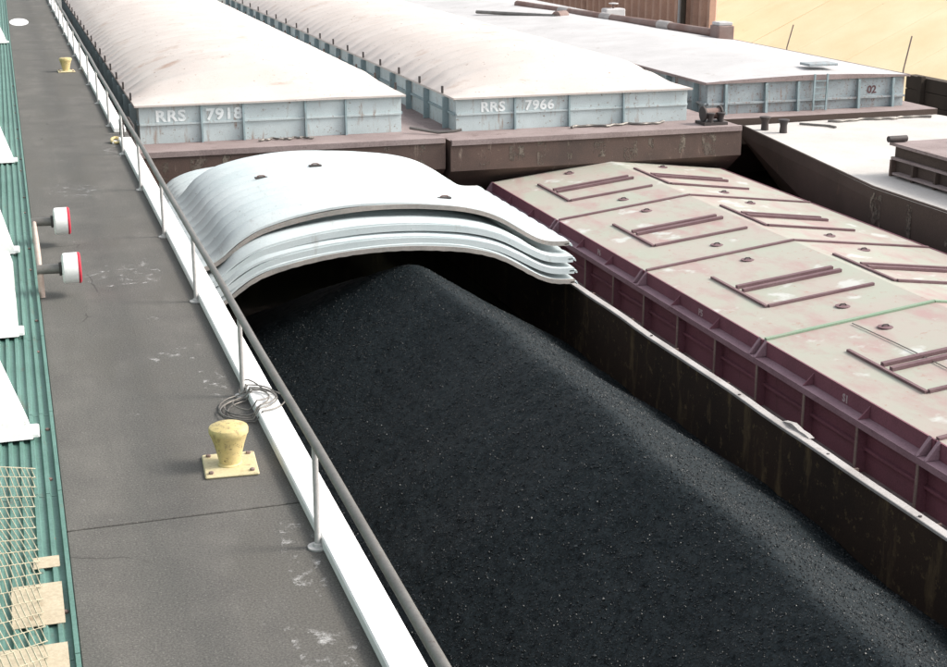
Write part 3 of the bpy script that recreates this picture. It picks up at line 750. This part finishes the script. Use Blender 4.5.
for k in range(28):
    y = 43.6 - k * 1.96
    s_ = MB().box(RX0 - .26, RX0 - .052, y - .02, y + .02, RD + .002, RZ - .002).build('stiffener', 'maroon', rb)
    MB().box(RX0 - .285, RX0 - .262, y - .035, y + .035, RD + .002, RZ - .1).build('stiffener_edge', 'stiff_edge', s_)
for z in (RD + .5,):
    MB().box(RX0 - .13, RX0 - .053, -9, 44.7, z - .03, z + .03).build('stringer', 'maroon', rb)

PER = 6.2; YF = 44.8
ords = ['farthest of the pale green lift covers, next to the barge lettered 7966', 'second pale green lift cover from the far end of the maroon barge',
        'third pale green lift cover from the far end, with rust-stained left bars', 'fourth pale green lift cover, bounded by the green painted seam',
        'nearest pale green lift cover, cut off by the right edge']
def lift_cover():
    yf = YF; yn = YF - PER
    t = thing('lift_cover', (19.2, yf, -3.2), None, 'barge cover', 'peaked lift covers on the maroon barge')
    a, b = yf - .02, yn + .02
    MB().prism([(15.0, -3.2), (19.2, -2.7), (23.4, -3.2), (23.4, -3.24), (19.2, -2.74), (15.0, -3.24)], 1, b, a).build('roof_plate', 'lift_cover', t)
    MB().box(14.96, 14.998, b, a, RZ + .045, -3.185).build('side_skirt', 'maroon', t)
    MB().box(23.402, 23.44, b, a, RZ + .045, -3.185).build('side_skirt', 'maroon', t)
    def bar(xa, ya, xb, yb_, wd, h, mat='maroon_bar', nm='bar'):
        dx, dy = xb - xa, yb_ - ya; L = math.hypot(dx, dy); nx_, ny_ = -dy / L * wd / 2, dx / L * wd / 2
        zz = lambda x: -2.7 - .5 * abs(x - 19.2) / 4.2 + .004
        rings = []
        for x, y in ((xa, ya), (xb, yb_)):
            z = zz(x); rings.append([(x + nx_, y + ny_, z), (x - nx_, y - ny_, z), (x - nx_, y - ny_, z + h), (x + nx_, y + ny_, z + h)])
        MB().loft(rings).build(nm, mat, t)
    for x0 in (16.07, 19.46):
        L = 2.65
        bar(x0, yf - 1.55, x0, yf - 4.3, .08, .05)
        bar(x0 + .10, yf - 2.65, x0 + L, yf - 2.70, .12, .075)
        bar(x0 + .10, yf - 2.96, x0 + L + .05, yf - 3.01, .12, .075)
        bar(x0 + .05, yf - 4.30, x0 + L + .1, yf - 4.36, .09, .06)
        for yo in (.75, 5.25):
            xq = x0 + 1.4; z = -2.7 - .5 * abs(xq - 19.2) / 4.2
            p = MB().lathe(xq, yf - yo, [(.17, z + .0), (.17, z + .018), (.13, z + .022)], 14).build('lifting_pad', 'maroon_bar', t)
            MB().tube([(xq - .09, yf - yo, z + .02), (xq - .05, yf - yo, z + .06), (xq + .05, yf - yo, z + .06), (xq + .09, yf - yo, z + .02)], .018, 6).build('lifting_eye', 'black_steel', p, True)
    # seam batten over the joint, one for each slope
    bar(15.02, yn + .02, 19.19, yn + .02, .10, .045, 'maroon_bar', 'seam_batten'); bar(19.21, yn + .02, 23.38, yn + .02, .10, .045, 'maroon_bar', 'seam_batten')
    # corner brackets on the ledge and smaller gussets between them
    for yo, h in ((.12, .28), (PER - .14, .28)):
        MB().prism([(14.955, RZ + .05), (14.69, RZ + .05), (14.74, RZ + .10), (14.955, -3.16)], 1, yf - yo - .04, yf - yo + .04).build('corner_bracket', 'maroon_lit', t)
    for yo in (2.1, 4.15):
        MB().prism([(14.955, RZ + .05), (14.72, RZ + .05), (14.955, -3.26)], 1, yf - yo - .012, yf - yo + .012).build('gusset', 'maroon', t)
    return t
proto = lift_cover()
allc = []
for k in range(6):
    o = proto if k == 0 else copy_tree(proto, None, (19.2, YF - PER * k, -3.2))
    allc.append(o)
    if k < 5: o['label'] = ords[k]
    else: bpy_children = list(o.children)
# the sixth would stand outside the frame
for ch in [c for c in allc[5].children_recursive] + [allc[5]]: bpy.data.objects.remove(ch)
allc = allc[:5]
for k, o in enumerate(allc):
    o['_w'] = tuple(o.location)
    for ch in o.children:
        if ch.name.startswith('seam_batten') and k == 2:
            ch.data = ch.data.copy(); ch.data.materials[0] = M['green_seam']; ch['label'] = 'green painted seam batten'
    # number on the skirt
    s = {0: None, 1: 'P6', 2: 'P5', 3: 'S1', 4: None}[k]
    if s:
        text_part('lettering', s, .22, 'letter_dull', o, (14.953, YF - PER * k - (3.1 if k != 3 else 3.2), -3.47), (R(90), 0, R(-90)), .002)
lying_wire('thin dark wire trailing over the pale green lift covers', [(17.0 + .02 * k - .0012 * k * k, 26.0 - .33 * k, -2.7 - .5 * abs(17.0 + .02 * k - .0012 * k * k - 19.2) / 4.2 + .03) for k in range(24)], .012)

# ------------------------------------------------------------------ weathered barge beyond on the right (peaked grey cover)
gb = thing('grey_covered_barge', (30.1, 49.2, WZ), 'weathered blue-grey barge with low peaked grey cover beside the sandy revetment', 'barge')
GX0, GX1, GY, GZ, GT = 25.66, 34.45, 50.4, -2.22, -1.03
hull(gb, 24.6, 35.3, 49.2, 108, GZ - .01, (5, 0), 'dark_hull')
MB().box(24.602, 35.298, 49.202, 107.9, GZ - .012, GZ).build('deck', 'rust_deck', gb)
MB().box(GX0, GX1, GY, GY + .05, GZ + .001, GT).build('coaming_end', 'c_coaming', gb)
MB().box(GX0, GX0 + .05, GY + .051, 104, GZ + .001, GT).build('coaming_side', 'c_coaming', gb)
MB().box(GX1 - .05, GX1, GY + .051, 104, GZ + .001, GT).build('coaming_side', 'c_coaming', gb)
for x in (26.39, 28.14, 29.56, 32.29, 33.87):
    MB().prism([(GY - .004, GZ + .002), (GY - .22, GZ + .002), (GY - .14, GT - .03), (GY - .004, GT - .03)], 0, x - .05, x + .05).build('stiffener', 'blue_stiff', gb)
for k in range(18):
    y = GY + .8 + k * 2.5
    MB().box(GX0 - .25, GX0 - .003, y - .04, y + .04, GZ + .002, GT - .03).build('stiffener', 'blue_stiff', gb)
for z in (GZ + .42,):
    MB().box(GX0, GX1, GY - .12, GY - .003, z - .04, z + .04).build('stringer', 'c_coaming', gb)
    MB().box(GX0 - .12, GX0 - .003, GY, 100, z - .04, z + .04).build('stringer', 'c_coaming', gb)
lad2 = MB().box(30.15, 30.22, GY - .28, GY - .22, GZ + .002, GT + .25).build('ladder_rail', 'blue_stiff', gb)
MB().box(30.72, 30.79, GY - .28, GY - .22, GZ + .002, GT + .25).build('ladder_rail', 'blue_stiff', gb)
for k in range(5):
    z = GZ + .15 + k * .25
    MB().box(30.225, 30.715, GY - .27, GY - .23, z, z + .035).build('ladder_rung', 'blue_stiff', gb)
text_part('lettering', '02', .42, 'letter_dark', gb, (32.75, GY - .012, GT - .62), (R(90), 0, 0), .003)
for x in (23.0, 23.45):
    pass
gc = thing('peaked_grey_cover', (30.1, GY, GT), 'low peaked grey cover with a rusty edge on the right-hand far barge', 'barge cover')
v = []; f = []; n = 24; mr = 120
def GP(i, j):
    s = -1 + 2 * i / n; y = GY - .12 + 53.5 * j / mr; dd = y - GY + .12
    e = min(1, dd / 4.0); e = e * e * (3 - 2 * e)
    return (30.055 + (4.395 + .16) * s, y, GT + .06 + (.16 + .22 * e) * (1 - abs(s) ** 1.25) + .012 * math.sin(y * 1.1 + s * 4) * (1 - s * s))
for j in range(mr + 1):
    for i in range(n + 1): v.append(GP(i, j))
for j in range(mr):
    for i in range(n):
        a = j * (n + 1) + i; f.append((a, a + 1, a + n + 2, a + n + 1))
mb = MB(); mb.v = v; mb.f = f; mb.build('shell', 'grey_cover', gc, True)
rg = []
for i in range(n + 1):
    p = GP(i, 0); rg.append([(p[0], p[1] - .03, p[2] + .01), (p[0], p[1] + .02, p[2] + .01), (p[0], p[1] + .02, GT + .003), (p[0], p[1] - .03, GT + .003)])
MB().loft(rg).build('end_edge', 'rust_deck', gc)
for x in (25.47, 34.6):
    MB().box(x, x + .05, GY - .1, 103, GT - .03, GT + .075).build('side_edge', 'rust_deck', gc)
MB().box(30.6, 31.9, GY + .9, GY + 1.7, GT + .40, GT + .50, .01).build('hatch_plate', 'c_coaming', gc)

# dredge pipe lying over the grey cover
pp = thing('rusty_pipe_line', (33, 72, -0.6), 'long rusty pipe with a flanged box end lying on the grey cover', 'pipe')
PZ = -0.63
pa = [(30.2, 85.5, PZ + .1), (31.4, 80.5, PZ), (32.2, 76, PZ - .02), (33.2, 70.5, PZ - .04), (34.0, 66.4, PZ - .08)]
MB().tube(pa, .22, 12).build('pipe', 'rust_pipe', pp, True)
for i in (1, 2, 3):
    c = Vector(pa[i]); d = (Vector(pa[i + 1]) - Vector(pa[i])).normalized() if i < 4 else Vector((0, 1, 0))
    MB().tube([c - d * .5, c, c + d * .5], .26, 12).build('coupling', 'rim_steel', pp, True)
MB().box(33.7, 34.55, 65.3, 66.3, PZ - .35, PZ + .35, .04).build('end_box', 'rust_pipe', pp)
MB().box(33.75, 34.5, 65.4, 66.2, PZ + .352, PZ + .52, .03).build('box_lid', 'grey_cover', pp)
pp2 = thing('pipe_float', (30.2, 77.5, -0.8), 'short capped barrel beside the rusty pipe on the grey cover', 'barrel')
MB().tube([(29.6, 77.2, -.62), (30.4, 77.9, -.62)], .28, 14).build('drum_body', 'rust_pipe', pp2, True)
MB().tube([(26.6, 82.5, -.7), (29.6, 77.2, -.60)], .10, 8).build('arm', 'galv', pp2, True)
pp3 = thing('valve_block', (33.6, 78.5, -0.6), 'small pale valve block above the rusty pipe', 'valve')
MB().box(33.0, 34.2, 78.0, 78.8, -.85, -.35, .05).build('valve_body', 'grey_cover', pp3)
MB().tube([(33.6, 78.4, -.36), (33.6, 78.4, -.1)], .07, 8).build('valve_stem', 'rust_pipe', pp3, True)
MB().lathe(33.6, 78.4, [(.28, -.1), (.28, -.05), (.1, -.03)], 14).build('hand_wheel', 'grey_cover', pp3, True)

# ------------------------------------------------------------------ dark-hulled barge on the right with tapered bow
db = thing('dark_barge', (29, 30, WZ), 'dark hulled barge with pale dusty deck and tapered bow on the right', 'barge')
DZ2 = -2.45
plan = [(26.35, 48.9), (35.2, 49.6), (37.5, 37), (37.5, -10), (24.42, -10), (24.42, 36.9)]
low = [(27.2, 45.6), (34.6, 46.2), (37.0, 35), (37.0, -10), (24.46, -10), (24.46, 35.5)]
MB().loft([[(x, y, -7) for x, y in [(28, 39), (34, 39), (36.8, 30), (36.8, -10), (24.48, -10), (24.48, 30)]],
           [(x, y, WZ - .6) for x, y in low], [(x, y, DZ2 - .35) for x, y in plan], [(x, y, DZ2 - .012) for x, y in plan]]).build('hull', 'dark_hull', db)
MB().prism([(x * .9995 + .014, y * .9995) for x, y in plan], 2, DZ2 - .011, DZ2).build('deck', 'pale_deck', db)
# rounded gunwale pipe along the deck edge
MB().tube([(26.38, 48.85, DZ2 + .01), (24.47, 36.9, DZ2 + .01), (24.47, -9, DZ2 + .01)], .05, 8).build('gunwale', 'dark_hull', db, True)
for k, y in enumerate([36.6, 34.9, 32.9, 30.3]):
    wd = (.22, .10, .16, .09, .2, .12, .15, .1, .2)[k]
    MB().box(24.395, 24.418, y - wd * 1.3, y + wd * 1.3, DZ2 - 1.25, DZ2 - .12).build('paint_stripe', 'flake', db)
for x, y in ((26.72, 47.7), (27.05, 46.9)):
    bitt(db, x, y, DZ2 + .001, .50, .16)
# coaming of its hopper
KX, KY, KZ = 26.1, 38.4, DZ2
MB().box(KX + .05, 35.5, -8, KY, KZ + .001, KZ + .95).build('hopper_coaming', 'dark_hull', db)
MB().box(KX - .10, 35.7, -8, KY + .12, KZ + .953, KZ + 1.05).build('coaming_cap', 'rust_deck', db)
MB().box(KX - .06, KX + .048, -8, KY + .05, KZ + .52, KZ + .60).build('coaming_band', 'rust_deck', db)
MB().box(KX - .20, KX + .048, -8, KY - .3, KZ + .10, KZ + .16).build('coaming_band', 'rust_deck', db)
for k in range(14):
    y = KY - .05 - k * 1.15
    MB().box(KX - .12, KX + .046, y - .05, y + .05, KZ + .002, KZ + .518).build('stiffener', 'rust_hull' if k == 0 else 'dark_hull', db)
MB().tube([(KX - .25, KY - .02, KZ + 1.16), (KX + .4, KY - .02, KZ + 1.16)], .10, 12).build('roller', 'black_steel', db, True)
MB().box(KX + .1, KX + .2, KY + .121, KY + .3, KZ + .9, KZ + 1.05).build('roller_bracket', 'black_steel', db)
lying_wire('wire rope lying along the bow edge of the dark barge', wig(30.0, 34.5, 48.6, DZ2 + .04, 9, .1), .05)
lying_wire('short wire rope with a hook end on the dark barge bow', [(28.6, 48.4, DZ2 + .05), (29.0, 48.0, DZ2 + .05), (29.4, 47.6, DZ2 + .05), (29.45, 47.2, DZ2 + .05)], .045)
# fittings between the pale blue bow and the dark bow
fr = thing('winch', (23.3, 45.0, -1.72), 'dark rusty deck winch at the right bow corner of barge 7966', 'winch')
MB().box(22.85, 23.75, 45.0, 45.75, -1.719, -1.62).build('bed', 'black_steel', fr)
MB().tube([(23.0, 45.4, -1.36), (23.6, 45.4, -1.36)], .19, 14).build('drum', 'rust_pipe', fr, True)
for x in (22.98, 23.62):
    MB().lathe(0, 0, [(.28, -.03), (.28, .03)], 16)
    rings = [[(x + d, 45.4 + .27 * math.cos(a), -1.36 + .27 * math.sin(a)) for a in np.linspace(0, 2 * math.pi, 17)[:-1]] for d in (-.03, .03)]
    MB().loft(rings).build('drum_flange', 'black_steel', fr, True)

# ------------------------------------------------------------------ far bank
bank = thing('river_revetment', (44.5, 60, WZ), 'sunlit sandy sloping revetment along the far bank', 'revetment')
for k in range(12):
    y0 = 18 + k * 5.8; y1 = min(y0 + 5.77, 87.5)
    MB().prism([(43.7, -5.4), (58.5, 1.4), (59, 1.4), (59, -6), (43.7, -6)], 1, y0, y1).build('revetment_panel', 'bank_wall', bank)
for k in range(13):
    y0 = 87.6 + k * 5.8
    MB().prism([(45.6, -4.53), (58.5, 1.4), (59, 1.4), (59, -6), (45.6, -6)], 1, y0, y0 + 5.77).build('revetment_panel', 'bank_wall', bank)
MB().box(58.4, 59.3, 18, 163, 1.403, 1.55).build('revetment_cap', 'bank_wall', bank)
fw = thing('bank_shadow_wall', (43.9, 55, WZ), 'dark stand-in for the shadow at the foot of the sandy revetment', 'shadow')  # dark planks put in for the shadowed foot of the bank
for k in range(4):
    MB().box(43.5, 44.1, 30, 63.5, -5.5 + k * .68, -5.5 + k * .68 + .66, .02).build('shadow_plank', 'timber', fw)
for k in range(7):
    MB().box(43.22, 43.49, 33 + k * 4.8, 33.35 + k * 4.8, -6, -2.7, .02).build('shadow_upright', 'timber', fw)
sp = thing('sheet_pile_wall', (44.6, 110, WZ), 'rust-brown steel sheet pile wall at the top edge', 'wall')
for k in range(44):
    y = 87.6 + k * 1.25
    MB().prism([(44.45, y), (44.45, y + .35), (44.85, y + .62), (44.85, y + .97), (44.45, y + 1.24), (44.9, y + 1.24), (45.3, y + .9), (45.3, y + .6), (44.9, y)], 2, -6, 1.6).build('sheet_pile', 'rust_pile', sp)
pole = tag(MB().tube([(44.0, 91.2, -5), (44.0, 91.2, 2.5)], .13, 10).build('steel_pole', 'galv_light', None, True, base=(44, 91.2, WZ)), 'pale steel pole in front of the rust-brown sheet piling', 'pole')
tag(MB().tube([(43.9, 90.4, -5), (43.9, 90.4, 2.0)], .18, 10).build('timber_pile', 'timber', None, True, base=(43.9, 90.4, WZ)), 'dark pile beside the pale steel pole', 'pile')
for (x, y, h, lab) in ((44.0, 76.4, 1.5, 'short thin brown rod standing against the sandy revetment'), (44.1, 64.6, 1.9, 'longer leaning brown rod against the sandy revetment, above the grey barge corner')):
    tag(MB().tube([(x, y, -5), (x - .05, y, -2.7), (x + .35, y + .1, -2.9 + h)], .04, 8).build('mooring_rod', 'stiff_edge', None, True, base=(x, y, WZ)), lab, 'rod')
struct('bank_ground', MB().box(59.31, 900, -300, 900, -8, 1.45), 'grass')
